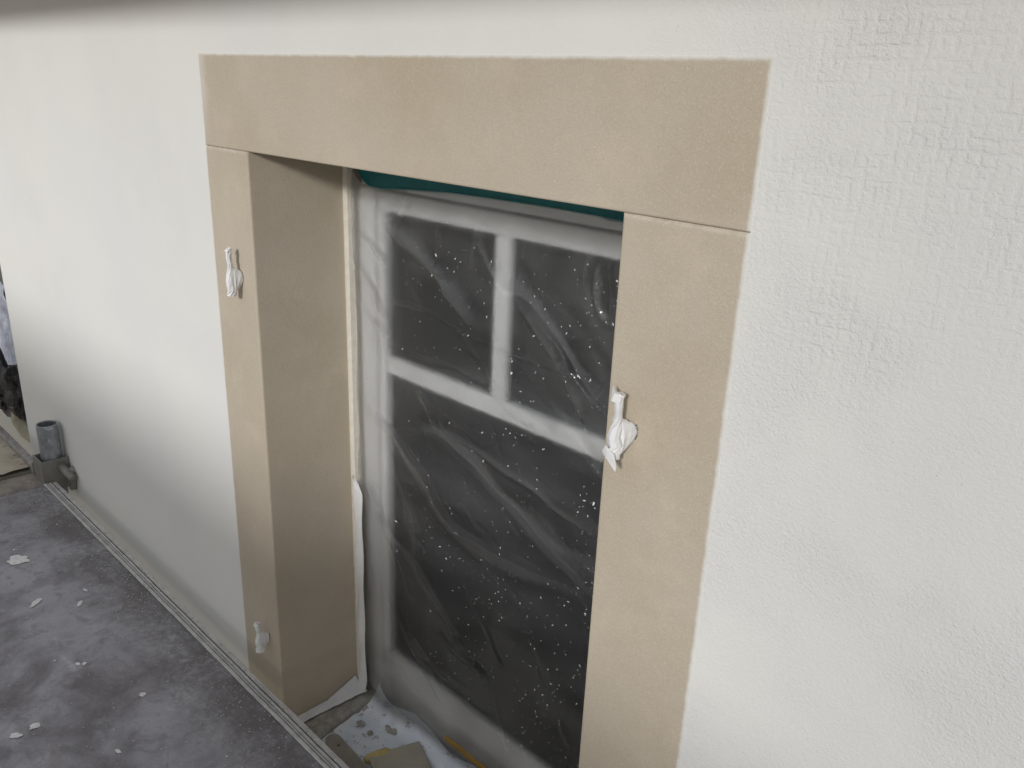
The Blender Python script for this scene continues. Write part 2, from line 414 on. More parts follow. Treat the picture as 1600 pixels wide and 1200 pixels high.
# sill slab with the raw mortar strip along its left end
sill = box('window_sill', IX0, IX1, YW - .004, 1.10, ZS - .075, ZS, M['stone'], house)
bm = bmesh.new(); nx, ny = 10, 34; g = []
for i in range(nx + 1):
    for j in range(ny + 1):
        u, v = i / nx, j / ny
        x = IX0 + .004 + u * (.062 + .006 * math.sin(v * 9)); y = .748 + v * .235
        z = ZS + .001 + (.013 + .003 * mnoise.noise(Vector((x * 60, y * 60, 0)))) * min(1, (1 - u) * 5, u * 9 + .5, (1 - v) * 6 + .2) ** .6
        g.append(bm.verts.new((x, y, z)))
for i in range(nx):
    for j in range(ny):
        a = i * (ny + 1) + j; bm.faces.new((g[a], g[a + ny + 1], g[a + ny + 2], g[a + 1]))
from_bm('mortar_strip', bm, M['mortar'], sill, True)
bm = bmesh.new(); g = []
for j in range(41):
    v = j / 40; y = .748 + v * .245; w = .015 + .008 * mnoise.noise(Vector((y * 40, 3, 0)))
    xx = IX0 + .078 + .006 * math.sin(v * 9) + .003 * mnoise.noise(Vector((y * 70, 0, 0)))
    g.append([bm.verts.new((xx - w, y, ZS + .0025)), bm.verts.new((xx, y, ZS + .006)), bm.verts.new((xx + w, y, ZS + .0035 ))])
for j in range(40):
    for k in range(2): bm.faces.new((g[j][k], g[j][k + 1], g[j + 1][k + 1], g[j + 1][k]))
from_bm('dark_joint', bm, M['groove'], sill)
# eave
box('eave', -8, XR, .345, 1.10, .281, .32, M['brown'], house)
box('fascia', -8, XR, .325, .345, .272, .44, M['brown'], house)

# window behind the film
win = empty('window', (-.986, 1.04, ZS)); win.parent = house; win.matrix_parent_inverse = Matrix.Translation(-Vector(house.location))
win.location = (-.986, 1.04, ZS)
def wbox(name, x0, x1, y0, y1, z0, z1, m='frame', bev=.004): return box(name, x0, x1, y0, y1, z0, z1, M[m], win, bev)
wbox('outer_frame', IX0, IX1, .990, 1.058, -.196, ZJ)
wbox('outer_frame', IX0, -1.350, .984, 1.058, ZS + .001, -.1965)
wbox('outer_frame', IX1 - .020, IX1, .990, 1.058, ZS + .001, -.1965)
wbox('top_rail', -1.3495, IX1 - .0205, .996, 1.050, -.240, -.202)
wbox('stile', -1.3495, -1.327, .991, 1.050, -1.398, -.2405)
wbox('stile', -.644, IX1 - .0205, .996, 1.050, -1.398, -.2405)
wbox('bottom_rail', -1.3265, -.6445, .996, 1.050, -1.398, -1.262)
wbox('transom', -1.3265, -.6445, .994, 1.050, -.570, -.534)
wbox('mullion', -1.020, -.984, .996, 1.048, -.5335, -.2405)
wbox('pane', -1.3265, -1.0205, 1.008, 1.012, -.5335, -.2405, 'glass', 0)
wbox('pane', -.9835, -.6445, 1.008, 1.012, -.5335, -.2405, 'glass', 0)
wbox('pane', -1.3265, -.6445, 1.008, 1.012, -1.2615, -.5705, 'glass', 0)
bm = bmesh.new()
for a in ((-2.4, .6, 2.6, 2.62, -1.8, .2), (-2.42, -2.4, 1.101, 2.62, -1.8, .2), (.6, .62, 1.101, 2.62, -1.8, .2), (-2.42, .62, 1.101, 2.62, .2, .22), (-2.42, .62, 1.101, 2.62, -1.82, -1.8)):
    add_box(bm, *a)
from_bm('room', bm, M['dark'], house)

# next opening beyond the end of the wall
box('parapet', -8, XL - .0005, .800, 1.10, ZBOT, -1.215, M['wall'], house)
box('sill_board', -8, XL - .0005, .790, 1.10, -1.2145, -1.195, M['stone'], house)
box('upper_wall', -8, XL - .0005, .800, 1.10, -.05, ZTOP, M['wall'], house)
box('far_window', -8, XL - .0005, .965, 1.0, -1.1945, -.0505, M['farwin'], house)

# ------------------------------------------------------------------ film over the window
def seg_dist(px, pz, a, b):
    ax, az = a; bx, bz = b
    dx, dz = bx - ax, bz - az; L2 = dx * dx + dz * dz
    t = np.clip(((px - ax) * dx + (pz - az) * dz) / L2, 0, 1)
    qx, qz = ax + t * dx, az + t * dz
    d = np.hypot(px - qx, pz - qz)
    side = np.sign((px - ax) * dz - (pz - az) * dx)    # + = above / right of a line running right and down
    return d, side
def smooth_poly(p, k=5):
    p = np.array(p, float); out = []
    for i in range(len(p) - 1):
        p0 = p[max(i - 1, 0)]; p1 = p[i]; p2 = p[i + 1]; p3 = p[min(i + 2, len(p) - 1)]
        for t in np.linspace(0, 1, k, endpoint=False):
            out.append(.5 * ((2 * p1) + (-p0 + p2) * t + (2 * p0 - 5 * p1 + 4 * p2 - p3) * t * t + (-p0 + 3 * p1 - 3 * p2 + p3) * t ** 3))
    out.append(p[-1]); return np.array(out)
# polyline, depth (towards the viewer > 0), width on the upper right side, width on the lower left side
CREASES = [
    ([(-1.287, -.259), (-1.216, -.293), (-1.137, -.329), (-1.101, -.363), (-1.027, -.406)], .0062, .004, .024),
    ([(-1.262, -.262), (-1.19, -.30), (-1.12, -.325)], .003, .005, .008),
    ([(-1.049, -.231), (-1.004, -.289), (-.961, -.32), (-.912, -.328), (-.842, -.377), (-.798, -.422), (-.748, -.461)], -.0062, .0045, .017),
    ([(-.93, -.335), (-.865, -.39), (-.815, -.44), (-.775, -.49)], .0040, .005, .010),
    ([(-1.138, -.243), (-1.135, -.292), (-1.132, -.322)], .0022, .003, .008),
    ([(-1.285, -.408), (-1.167, -.401), (-1.065, -.418), (-.988, -.423), (-.881, -.427), (-.768, -.424)], .0022, .0025, .006),
    ([(-1.299, -.489), (-1.186, -.497), (-1.086, -.492), (-1.007, -.499)], .0016, .002, .005),
    ([(-1.356, -.635), (-1.248, -.686), (-1.172, -.739), (-1.093, -.807), (-1.006, -.817), (-.878, -.816), (-.734, -.798)], .0058, .015, .007),
    ([(-1.128, -.588), (-1.115, -.623), (-1.025, -.632), (-.935, -.647), (-.861, -.656), (-.811, -.673), (-.731, -.687)], .0048, .005, .011),
    ([(-1.192, -.648), (-1.128, -.641), (-1.046, -.666), (-.976, -.697), (-.909, -.722), (-.828, -.764), (-.735, -.79)], -.0075, .005, .024),
    ([(-1.192, -.55), (-1.147, -.612), (-1.128, -.637)], .004, .006, .008),
    ([(-1.348, -.881), (-1.28, -.922), (-1.199, -.948), (-1.115, -1.02), (-1.055, -1.06)], .0042, .012, .005),
    ([(-1.39, -.80), (-1.33, -.875), (-1.27, -.94), (-1.22, -1.03)], .003, .006, .012),
    ([(-1.184, -1.178), (-1.086, -1.185), (-.972, -1.189)], .002, .004, .008),
    ([(-1.129, -1.084), (-1.055, -1.105), (-.992, -1.114)], .002, .003, .010),
    ([(-.766, -.241), (-.773, -.271), (-.759, -.314), (-.743, -.328)], .005, .006, .006),
    ([(-.749, -.228), (-.73, -.331)], .004, .005, .004),
    ([(-.79, -.225), (-.80, -.275), (-.775, -.33)], -.003, .006, .008),
    ([(-1.392, -.261), (-1.323, -.301), (-1.289, -.333)], .004, .006, .010),
    ([(-1.392, -.330), (-1.345, -.375), (-1.30, -.44)], .003, .006, .012),
    ([(-1.392, -.426), (-1.292, -.471)], .0025, .004, .010),
    ([(-.829, -.493), (-.778, -.533), (-.734, -.573)], -.004, .004, .014),
    ([(-1.21, -.182), (-1.238, -.225), (-1.287, -.259)], .0035, .008, .006),
    ([(-1.298, -.722), (-1.213, -.837), (-1.192, -.919)], .003, .012, .007),
    ([(-1.02, -.19), (-1.035, -.235), (-1.05, -.30)], .002, .005, .004),
    ([(-.90, -.70), (-.80, -.74), (-.70, -.76)], -.003, .004, .012),
    ([(-1.37, -1.02), (-1.30, -1.08), (-1.22, -1.16), (-1.12, -1.25)], .003, .005, .014),
]
crng = random.Random(5)
for _ in range(26):      # finer stray creases
    x0, z0 = crng.uniform(-1.36, -.80), crng.uniform(-1.25, -.26); L = crng.uniform(.06, .20); a = crng.gauss(-.55, .28)
    pts = [(x0 + L * t * math.cos(a) + crng.uniform(-.006, .006), z0 + L * t * math.sin(a) + crng.uniform(-.006, .006)) for t in (0, .33, .66, 1)]
    if pts[-1][0] < -.70: CREASES.append((pts, crng.choice((-1, 1)) * crng.uniform(.0007, .0015), crng.uniform(.0022, .005), crng.uniform(.004, .010)))
TOPX = [-1.40, -1.385, -1.372, -1.352, -1.30, -1.21, -1.10, -1.009, -.90, -.815, -.736, -.56]
TOPZ = [-.160, -.168, -.179, -.190, -.1905, -.183, -.176, -.1745, -.173, -.173, -.174, -.174]
def film_h(x, z):
    h = np.zeros_like(x)
    for pts, A, wu, wl in CREASES:
        sp = smooth_poly(pts)
        best = np.full_like(x, 9.0); sd_ = np.ones_like(x); tt = np.zeros_like(x)
        for i in range(len(sp) - 1):
            d, s_ = seg_dist(x, z, sp[i], sp[i + 1])
            m = d < best
            best = np.where(m, d, best); sd_ = np.where(m, s_, sd_); tt = np.where(m, i / (len(sp) - 1), tt)
        w = np.where(sd_ > 0, wu, wl) * (.75 + .5 * np.sin(tt * 7.1 + A * 900) ** 2)
        amp = A * (.75 + .35 * np.sin(tt * 5.3 + wu * 800)) * np.clip(np.minimum(tt, 1 - tt) * 9 + .25, 0, 1)
        h += 1.35 * amp * np.maximum(0, 1 - best / (w * 1.9)) ** 1.08
    h += .0022 * np.sin(x * 17 + z * 22 + 1.2 * np.sin(z * 9)) + .0012 * np.sin(x * 41 - z * 13 + 2 * np.sin(x * 6))
    return h
PLEAT_SHEEN = {0: (.034, .9), 2: (.024, 1.1), 3: (.014, .5), 7: (-.034, .7), 8: (.014, .6), 9: (.036, 1.15), 11: (-.030, .5), 12: (.03, .3), 14: (.016, .4), 15: (.014, 1.0), 17: (.02, .6), 18: (.012, .5), 21: (.024, .8), 23: (-.03, .4), 24: (.014, .4), 25: (.03, .6)}
def film_pleat_sheen(x, z):
    m = np.zeros_like(x)
    for k, (w, a) in PLEAT_SHEEN.items():
        sp = smooth_poly(CREASES[k][0])
        best = np.full_like(x, 9.0); sd_ = np.ones_like(x); tt = np.zeros_like(x)
        for i in range(len(sp) - 1):
            d, s_ = seg_dist(x, z, sp[i], sp[i + 1]); q = d < best
            best = np.where(q, d, best); sd_ = np.where(q, s_, sd_); tt = np.where(q, (i + .5) / (len(sp) - 1), tt)
        ww = abs(w) * (.55 + .75 * np.sin(tt * 6.0 + k) ** 2)
        inside = (sd_ < 0) if w > 0 else (sd_ > 0)
        f = np.where(inside, np.clip((ww - best) / np.maximum(ww * .55, .004), 0, 1), np.clip(1 - best / .0012, 0, 1))
        m = np.maximum(m, f * a * np.clip(np.minimum(tt, 1 - tt) * 6, 0, 1))
    for k, (pts, A, wu, wl) in enumerate(CREASES):      # sharp fold lines, crease highlights put into the milkiness
        sp = smooth_poly(pts); best = np.full_like(x, 9.0)
        for i in range(len(sp) - 1): best = np.minimum(best, seg_dist(x, z, sp[i], sp[i + 1])[0])
        m = np.maximum(m, (.25 + (.8 if k < 27 else .45) * np.sin(x * 21 + k * 1.7) ** 2) * np.clip(1.2 - best / .0009, 0, 1))
    m += 8.0 * np.clip((-1.315 - z + .02 * np.sin(x * 9)) / .09, 0, 1) ** 1.2     # gathered at the foot
    m += 1.4 * np.clip((-1.338 - x + .006 * np.sin(z * 14 - x * 30)) / .03, 0, 1)                                     # milkier towards the left edge
    return m
def film_y(x, z):
    b = np.clip((-1.315 - z) / .095, 0, 1)
    return .962 - film_h(x, z) + .022 * b ** 1.6
fx0, fx1 = -1.3945, IX1 - .001
nxf, nzf = 300, 430
us = np.linspace(0, 1, nxf); vs_ = np.linspace(0, 1, nzf)
XX = fx0 + (fx1 - fx0) * us[None, :].repeat(nzf, 0)
top = np.interp(XX, TOPX, TOPZ)
ZZ = top + (-1.406 - top) * vs_[:, None]
YY = film_y(XX, ZZ)
verts = np.stack([XX, YY, ZZ], -1).reshape(-1, 3)
idx = np.arange(nxf * nzf).reshape(nzf, nxf)
faces = np.stack([idx[1:, :-1], idx[1:, 1:], idx[:-1, 1:], idx[:-1, :-1]], -1).reshape(-1, 4)
me = bpy.data.meshes.new('plastic_sheet'); me.from_pydata(verts.tolist(), [], faces.tolist()); me.update()
pa = me.attributes.new('pleat_sheen', 'FLOAT', 'POINT')
pa.data.foreach_set('value', film_pleat_sheen(XX, ZZ).reshape(-1).astype(np.float32))
film = link('plastic_sheet', me, M['film'], None, True)
tag(film, 'creased see-through masking film flecked with white paint over the window', 'plastic sheet')
# paint flecks on the film
bm = bmesh.new()
k = 0
while k < 1050:
    x = random.uniform(-1.37, -.70); z = random.uniform(-1.34, -.22)
    p = .22 + .78 * (x + 1.37) / .67
    if mnoise.noise(Vector((x * 8, z * 8, 2))) + random.uniform(-.5, .5) < -.14 or random.random() > p: continue
    r = .0004 + .0009 * random.random() ** 3
    if random.random() < .04: r *= 2.0
    el = random.uniform(1, 3.2); an = random.gauss(1.2, .8)
    y = float(film_y(np.array([x]), np.array([z]))[0]) - .0009
    n = 6; vs = []
    for q in range(n):
        a = q * 2 * math.pi / n; rr = r * random.uniform(.6, 1.2)
        ux, uz = rr * el * math.cos(a), rr * math.sin(a)
        vs.append(bm.verts.new((x + ux * math.cos(an) - uz * math.sin(an), y, z + ux * math.sin(an) + uz * math.cos(an))))
    c = bm.verts.new((x, y - .0006, z))
    for q in range(n): bm.faces.new((vs[q], vs[(q + 1) % n], c))
    k += 1
tag(from_bm('paint_fleck', bm, M['paint'], film), kind='stuff')

# teal tape along the window head
bm = bmesh.new(); g = []
for i in range(61):
    x = -1.3995 + i / 60 * (IX1 + 1.3985)
    zb = float(np.interp(x, TOPX, TOPZ)) - .003
    if x > -.765: zb = -.1795
    if i == 0: zb = -.160
    if i == 1: zb = -.168
    yy = .9705 + .0012 * math.sin(i * .7)
    g.append((bm.verts.new((x, yy + .002, ZJ - .001)), bm.verts.new((x, yy, -.150)), bm.verts.new((x, yy + .001, min(zb, -.163)))))
for i in range(60):
    for k in range(2): bm.faces.new((g[i][k], g[i][k + 1], g[i + 1][k + 1], g[i + 1][k]))
tape = from_bm('cloth_tape', bm, M['teal'], None, True)
tag(tape, 'teal green tape holding the film along the top of the window', 'tape')
# cream bead between reveal and film, white paper tape down its lower half and round the corner onto the sill
bm = bmesh.new(); rings = []
for i in range(90):
    z = ZJ - .002 + (ZS + .02 - ZJ) * i / 89
    j = .0012 * mnoise.noise(Vector((0, 0, z * 45))) + .0006 * mnoise.noise(Vector((4, 0, z * 160)))
    x0, x1 = IX0 + .0003, IX0 + .0105 + j
    rings.append([(x0, .947, z), (x0 + .006, .9455 + j, z), (x1, .951, z), (x1, .966, z), (x0, .966, z)])
add_rings(bm, [[Vector(p) for p in r] for r in rings])
tag(from_bm('sealing_strip', bm, M['cream'], None), 'narrow cream strip down the inner edge of the left reveal', 'sealing strip')
bm = bmesh.new(); g = []
N = 70
for i in range(N + 1):
    t = i / N; z = -.822 - t * (1.392 - .822)
    xl = IX0 + .0095 + .0012 * math.sin(t * 11); xr = -1.3690 - .002 * math.sin(t * 3.0) + .0007 * math.sin(t * 17) - .0008 * mnoise.noise(Vector((z * 60, 1, 0)))
    if t < .06: xr -= (.06 - t) * .45
    if t > .93: xr -= (t - .93) * .10
    row = []
    for q in range(6):
        u = q / 5; x = xl + (xr - xl) * u
        row.append(bm.verts.new((x, .9475 - .0025 * math.sin(u * 3.1) - .0016 * math.sin(t * 21 + u * 4) + (.004 * u), z + (.008 * (1 - u) if i == 0 else 0))))
    g.append(row)
# the foot of the tape turns out along the reveal, lying on the mortar
N2 = 40
for i in range(1, N2 + 1):
    t = i / N2; y = .945 - t * .185
    w = .019 * (1 - t) ** 2.6 + .0085 + .0035 * mnoise.noise(Vector((y * 55, 7, 1))) + .002 * mnoise.noise(Vector((y * 190, 7, 4)))
    row = []
    for q in range(6):
        u = q / 5
        row.append(bm.verts.new((IX0 + .0016 + .008 * (1 - t) * (1 - u) * .3 + w * u, y + .02 * (1 - t) * u * (1 - t), ZS + .030 * (1 - min(1, t * 2.2)) * (1 - .8 * u) + .0185 - .0015 * u + (.016 * (1 - u) ** 2) + .0012 * mnoise.noise(Vector((y * 120, u * 3, 0))))))
    g.append(row)
for i in range(len(g) - 1):
    for q in range(5): bm.faces.new((g[i][q], g[i][q + 1], g[i + 1][q + 1], g[i + 1][q]))
pt = from_bm('paper_tape', bm, M['paper'], None, True)
tag(pt, 'white paper tape down the lower left film edge, turning along the sill', 'tape')

# ------------------------------------------------------------------ sill: milky sheet, debris, board, tape strip, lath
g = []; bm = bmesh.new(); nx, ny = 120, 50
for i in range(nx + 1):
    for j in range(ny + 1):
        x = -1.330 + i / nx * (IX1 + 1.329); q = j / ny * .226; y = .752 + q
        x += .006 * math.sin(y * 34) * (1 - i / nx)
        z = ZS + .0045 + .0050 * (mnoise.noise(Vector((x * 16, y * 16, 0))) + 1) + .0048 * abs(mnoise.noise(Vector((x * 26 - y * 20, y * 26, 9)))) + .0022 * mnoise.noise(Vector((x * 50 + y * 30, y * 12, 5)))
        # the sheet is turned up against the foot of the film
        k = .752 + q; lf = min(1, max(0, (-1.165 - x) / .07)); RA = .060 + .030 * lf; y1 = .899 - .034 * lf; am = 1.08 - .12 * lf
        if k > y1:
            a = min((k - y1) / RA, am); t_ = max(0, k - y1 - RA * am) * (1 + .5 * math.sin(x * 31))
            y += y1 + RA * math.sin(a) + t_ * math.cos(am) - k; z += RA * (1 - math.cos(a)) + t_ * math.sin(am)
            w_ = min(1, (k - y1) / .02); z += w_ * (.0022 * mnoise.noise(Vector((x * 30, k * 30, 4))) + .0035 * mnoise.noise(Vector((x * 9, k * 70, 6))))
        g.append(bm.verts.new((x, y, z)))
for i in range(nx):
    for j in range(ny):
        a = i * (ny + 1) + j; bm.faces.new((g[a], g[a + ny + 1], g[a + ny + 2], g[a + 1]))
sheet = from_bm('plastic_sheet', bm, M['sill_film'], None, True)
tag(sheet, 'milky bluish plastic sheet lying on the window sill under the debris', 'plastic sheet')
lumps = [((-1.232, .925), .020, .014, .009, 'larger rough mortar lump on the sill beside the grey board'),
         ((-1.262, .882), .0065, .006, .005, 'small round mortar crumb on the sill left of the large lump'),
         ((-1.300, .885), .011, .007, .005, 'flat dirty mortar crumb beside the dark joint on the sill'),
         ((-1.275, .918), .006, .006, .004, 'tiny pale mortar crumb on the sill below the pink scrap')]
for i, ((x, y), a, b, c, lab) in enumerate(lumps):
    bm = bmesh.new(); add_lump(bm, (x, y, ZS + .015 + c * .6), a, b, c, i + 3, .5, 3)
    tag(from_bm('mortar_lump', bm, M['mortar'], None), lab, 'mortar', 'mortar crumbs on the window sill')
bm = bmesh.new()
for i in range(150):
    x = random.uniform(-1.33, -1.17); y = random.uniform(.77, .97)
    if random.random() < (x + 1.33) / .2: continue
    r = random.uniform(.0007, .0026); add_lump(bm, (x, y, ZS + .0105), r * 1.4, r, r * .7, i, .4, 1)
tag(from_bm('crumb', bm, M['mortar'], None), 'loose mortar grit scattered on the milky sill sheet', 'grit', kind='stuff')
bm = bmesh.new(); pts = [(0, 0), (.011, .003), (.016, .010), (.008, .009), (.004, .015), (-.004, .008)]
vs = [bm.verts.new((-1.262 + a, .942 + b, ZS + .0135 + .001 * (i % 2))) for i, (a, b) in enumerate(pts)]
c = bm.verts.new((-1.257, .948, ZS + .016))
for i in range(6): bm.faces.new((vs[i], vs[(i + 1) % 6], c))
tag(from_bm('plastic_scrap', bm, M['pink'], None), 'small pink scrap lying on the milky sill sheet', 'scrap')
# board with its padded yellow end
bd = empty('board', (-1.10, .92, ZS), 'grey beige board with a padded yellow end lying on the sill', 'board')
bm = bmesh.new(); add_box(bm, 0, .36, -.05, .066, 0, .016, .003)
rot = Matrix.Translation((-1.182, .880, ZS + .014)) @ Matrix.Rotation(R(-21), 4, 'Z')
bmesh.ops.transform(bm, matrix=rot, verts=bm.verts); from_bm('board_panel', bm, M['board'], bd)
bm = bmesh.new(); add_tube(bm, [(.002, -.060, .006), (.002, -.052, .007), (.003, -.03, .008), (.002, -.008, .008), (.002, .002, .006)], [.004, .010, .0125, .012, .006], 12)
bmesh.ops.transform(bm, matrix=rot, verts=bm.verts); from_bm('padded_end', bm, M['yellow'], bd, True)
# brown tape strip at the foot of the film
bm = bmesh.new(); g = []
for i in range(25):
    t = i / 24; x = -1.098 + t * .34; zz = -1.362
    row = []
    for q in range(5):
        u = q / 4; z = -1.334 - .020 * u + (.004 * random.uniform(-1, 1) if i == 0 else 0)
        row.append(bm.verts.new((x, float(film_y(np.array([x]), np.array([z]))[0]) - .0018, z)))
    g.append(row)
for i in range(24):
    for q in range(4): bm.faces.new((g[i][q], g[i][q + 1], g[i + 1][q + 1], g[i + 1][q]))
tag(from_bm('packing_tape', bm, M['orange'], None, True), 'brown orange tape strip at the foot of the film behind the board', 'tape')
# grey lath between deck rail and wall
bm = bmesh.new()
L = []
for k in range(9): a = math.pi / 2 + math.pi * k / 8; L.append((.017 * math.cos(a), .017 * math.sin(a)))
out = L + [(.55, -.017), (.55, .017)]
tv = [bm.verts.new((x, y, .010)) for x, y in out]; bv = [bm.verts.new((x, y, 0)) for x, y in out]
bm.faces.new(tv); bm.faces.new(bv[::-1])
for i in range(len(out)): j = (i + 1) % len(out); bm.faces.new((tv[i], bv[i], bv[j], tv[j]))
mt = Matrix.Translation((-1.292, .805, ZS + .018)) @ Matrix.Rotation(R(-4), 4, 'Z')
bmesh.ops.transform(bm, matrix=mt, verts=bm.verts)
lath = from_bm('wooden_lath', bm, M['wood'], None)
tag(lath, 'grey wooden lath with a round nail hole on the sill beside the deck rail', 'lath')
bm = bmesh.new(); r_ = [[Vector((.024 + .0028 * math.cos(a), .0028 * math.sin(a), h)) for a in [k * math.pi / 6 for k in range(12)]] for h in (.0085, .0104)]
add_rings(bm, r_); bmesh.ops.transform(bm, matrix=mt, verts=bm.verts); from_bm('nail_hole', bm, M['dark'], lath)

# ------------------------------------------------------------------ taped shutter hinge pins
def hinge(x, z0, z1, label, seed, lean, arm_dx, foot):
    """pin standing YP in front of the wall, wrapped in white tape; a taped arm runs back into the wall near its foot"""
    random.seed(seed)
    YP = .727; k = YP / .74
    root = empty('shutter_hinge', (x * k, YW, z0 * k), label, 'hinge', 'taped shutter hinges on the stone surround')
    x *= k; z0 *= k; z1 *= k; H = z1 - z0
    bm = bmesh.new()
    path, rad = [], []
    prof = [(0, .92), (.04, 1.02), (.22, .98), (.36, .90), (.45, .78), (.50, .66), (.70, .58), (.92, .58), (.97, .62), (1.0, .58)]
    for t in [i / 26 for i in range(27)]:
        r = np.interp(t, [p[0] for p in prof], [p[1] for p in prof]) * .0110 * foot ** (1 if t < .5 else 0)
        path.append((x + lean * (t - .5) * H + .0008 * math.sin(t * 23 + seed), YP + .0012 * math.sin(t * 13), z0 + t * H)); rad.append(r)
    path, rad = path[::3] + path[-1:], rad[::3] + rad[-1:]
    add_tube(bm, path, rad, 8, .09, .8)
    from_bm('tape_wrap', bm, M['paper'], root, False)
    # arm back to the wall
    bm = bmesh.new(); az = z0 + H * .26; ap, ar = [], []
    rings = []
    for i in range(5):
        t = i / 4; hh = .021 * (1 - t) ** .8 + .0065; tk = .0052 * (1 - t) + .0034
        cx, cy, cz = x + arm_dx * t, YP + .002 + t * (YW - YP - .001), az + .004 + .006 * t
        rings.append([Vector((cx + tk * math.cos(a) * (1 + .12 * random.uniform(-1, 1)), cy + .3 * tk * math.cos(a), cz + hh * math.sin(a) * (1 + .10 * random.uniform(-1, 1)))) for a in [q * math.pi / 7 for q in range(14)]])
    add_rings(bm, rings)
    from_bm('taped_arm', bm, M['paper'], root, False)
    # rough dark rim where the arm meets the plaster
    bm = bmesh.new()
    for q in range(7):
        a = -1.1 + q * .37; add_lump(bm, (x + arm_dx + .0042 * math.cos(a), YW - .001, az + .010 + .009 * math.sin(a)), .0012, .0012, .0018, q + seed, .4, 1)
    from_bm('plaster_rim', bm, M['groove'], root)
    # torn tape ends
    def flap(pts, name='tape_end'):
        bm = bmesh.new(); vs = [bm.verts.new(p) for p in pts]; vs2 = [bm.verts.new((p[0], p[1] + .0007, p[2])) for p in pts]
        n = len(pts); bm.faces.new(vs); bm.faces.new(vs2[::-1])
        for i in range(n): bm.faces.new((vs[i], vs2[i], vs2[(i + 1) % n], vs[(i + 1) % n]))
        from_bm(name, bm, M['paper'], root)
    return root, flap, x, YP, z0, z1, H
r_, flap, x, yp, z0, z1, H = hinge(-1.478, -.400, -.310, 'taped hinge with a round lower knob, upper one on the left jamb', 5, 0.0, .002, .95)
flap([(x - .0065, yp - .007, z1 - .004), (x + .0065, yp - .007, z1 - .005), (x + .005, yp + .002, z1 + .003), (x - .004, yp + .003, z1 + .003)])
r_, flap, x, yp, z0, z1, H = hinge(-.545, -.414, -.331, 'taped hinge with torn pointed tape ends on the right jamb', 9, .05, .010, 1.0)
flap([(x - .012, yp + .002, z1 + .006), (x - .001, yp - .007, z1 + .002), (x + .008, yp - .006, z1 - .004), (x + .006, yp - .007, z1 - .010), (x - .005, yp - .008, z1 - .009)])
flap([(x - .014, yp - .006, z0 + .006), (x - .002, yp - .009, z0 - .001), (x + .010, yp - .009, z0 - .011), (x + .011, yp - .009, z0 - .005), (x + .007, yp - .010, z0 + .010), (x - .006, yp - .011, z0 + .018)])
r_, flap, x, yp, z0, z1, H = hinge(-1.474, -1.216, -1.143, 'taped hinge with a forked tape tip, low on the left jamb', 14, -.06, .002, 1.05)
flap([(x - .007, yp - .004, z1 + .004), (x - .001, yp - .007, z1 - .001), (x + .004, yp - .006, z1 - .001), (x + .011, yp - .003, z1 + .008), (x + .006, yp - .007, z1 - .006), (x - .006, yp - .008, z1 - .006)])
random.seed(21)

# ------------------------------------------------------------------ scaffold
ZD = -1.235
deck = empty('scaffold_deck', (-1.0, .1, ZD), 'near dark plywood scaffold deck splashed with white paint beside the wall', 'scaffold deck')
def rail_y(x): return 0.0
# deck panel: sheet with a shallow unevenness
bm = bmesh.new(); g = []; xs = np.linspace(-2.672, 1.2, 130); ys = np.linspace(-.46, .664, 40)
for x in xs:
    g.append([bm.verts.new((x, y, ZD + .0012 * mnoise.noise(Vector((x * 3, y * 3, 0))))) for y in ys])
for i in range(len(xs) - 1):
    for j in range(len(ys) - 1): bm.faces.new((g[i][j], g[i + 1][j], g[i + 1][j + 1], g[i][j + 1]))
from_bm('deck_panel', bm, M['deck'], deck, True)
box('deck_core', -2.672, 1.2, -.46, .6635, ZD - .018, ZD - .003, M['wood'], deck)
# grooved aluminium edge rail
prof = [(.664, -.03), (.664, .0045), (.6652, .0060), (.6702, .0060), (.6712, .0048), (.6716, .0004), (.6732, .0004), (.6736, .0052), (.6764, .0052), (.6768, .0004), (.6786, .0004), (.6790, .0048),
        (.6846, .0048), (.6854, .0036), (.6860, -.0012), (.688, -.0012), (.6884, .0034), (.6990, .0032), (.7002, .0016), (.7002, -.06), (.695, -.06), (.695, -.03)]
bm = bmesh.new(); rings = []
for i in range(420):
    x = -2.671 + i / 419 * 3.87; d = .0006 * mnoise.noise(Vector((x * 9, 0, 0)))
    rings.append([Vector((x, y + d + .0003 * mnoise.noise(Vector((x * 80, y * 400, 0))), ZD + z + d * .5 - .0010 * max(0, mnoise.noise(Vector((x * 50, y * 90, 3)))))) for y, z in prof])
add_rings(bm, rings); from_bm('edge_rail', bm, M['rail'], deck)
# white splashes that can be picked apart
def blob(bm, x, y, z, rx, ry, ang, seed, n=30, h=.0003):
    vs = []
    for q in range(n):
        a = q * 2 * math.pi / n; rr = 1 + .45 * mnoise.noise(Vector((math.cos(a) * 1.6, math.sin(a) * 1.6, seed * 2.7))) + .3 * mnoise.noise(Vector((math.cos(a) * 4.5, math.sin(a) * 4.5, seed * 1.7)))
        ux, uy = rx * rr * math.cos(a), ry * rr * math.sin(a)
        vs.append((x + ux * math.cos(ang) - uy * math.sin(ang), y + ux * math.sin(ang) + uy * math.cos(ang)))
    o = [bm.verts.new((a, b, z + .0006)) for a, b in vs]
    i_ = [bm.verts.new((x + (a - x) * .75, y + (b - y) * .75, z + h + .0006)) for a, b in vs]
    for q in range(n): bm.faces.new((o[q], o[(q + 1) % n], i_[(q + 1) % n], i_[q]))
    bm.faces.new(i_)
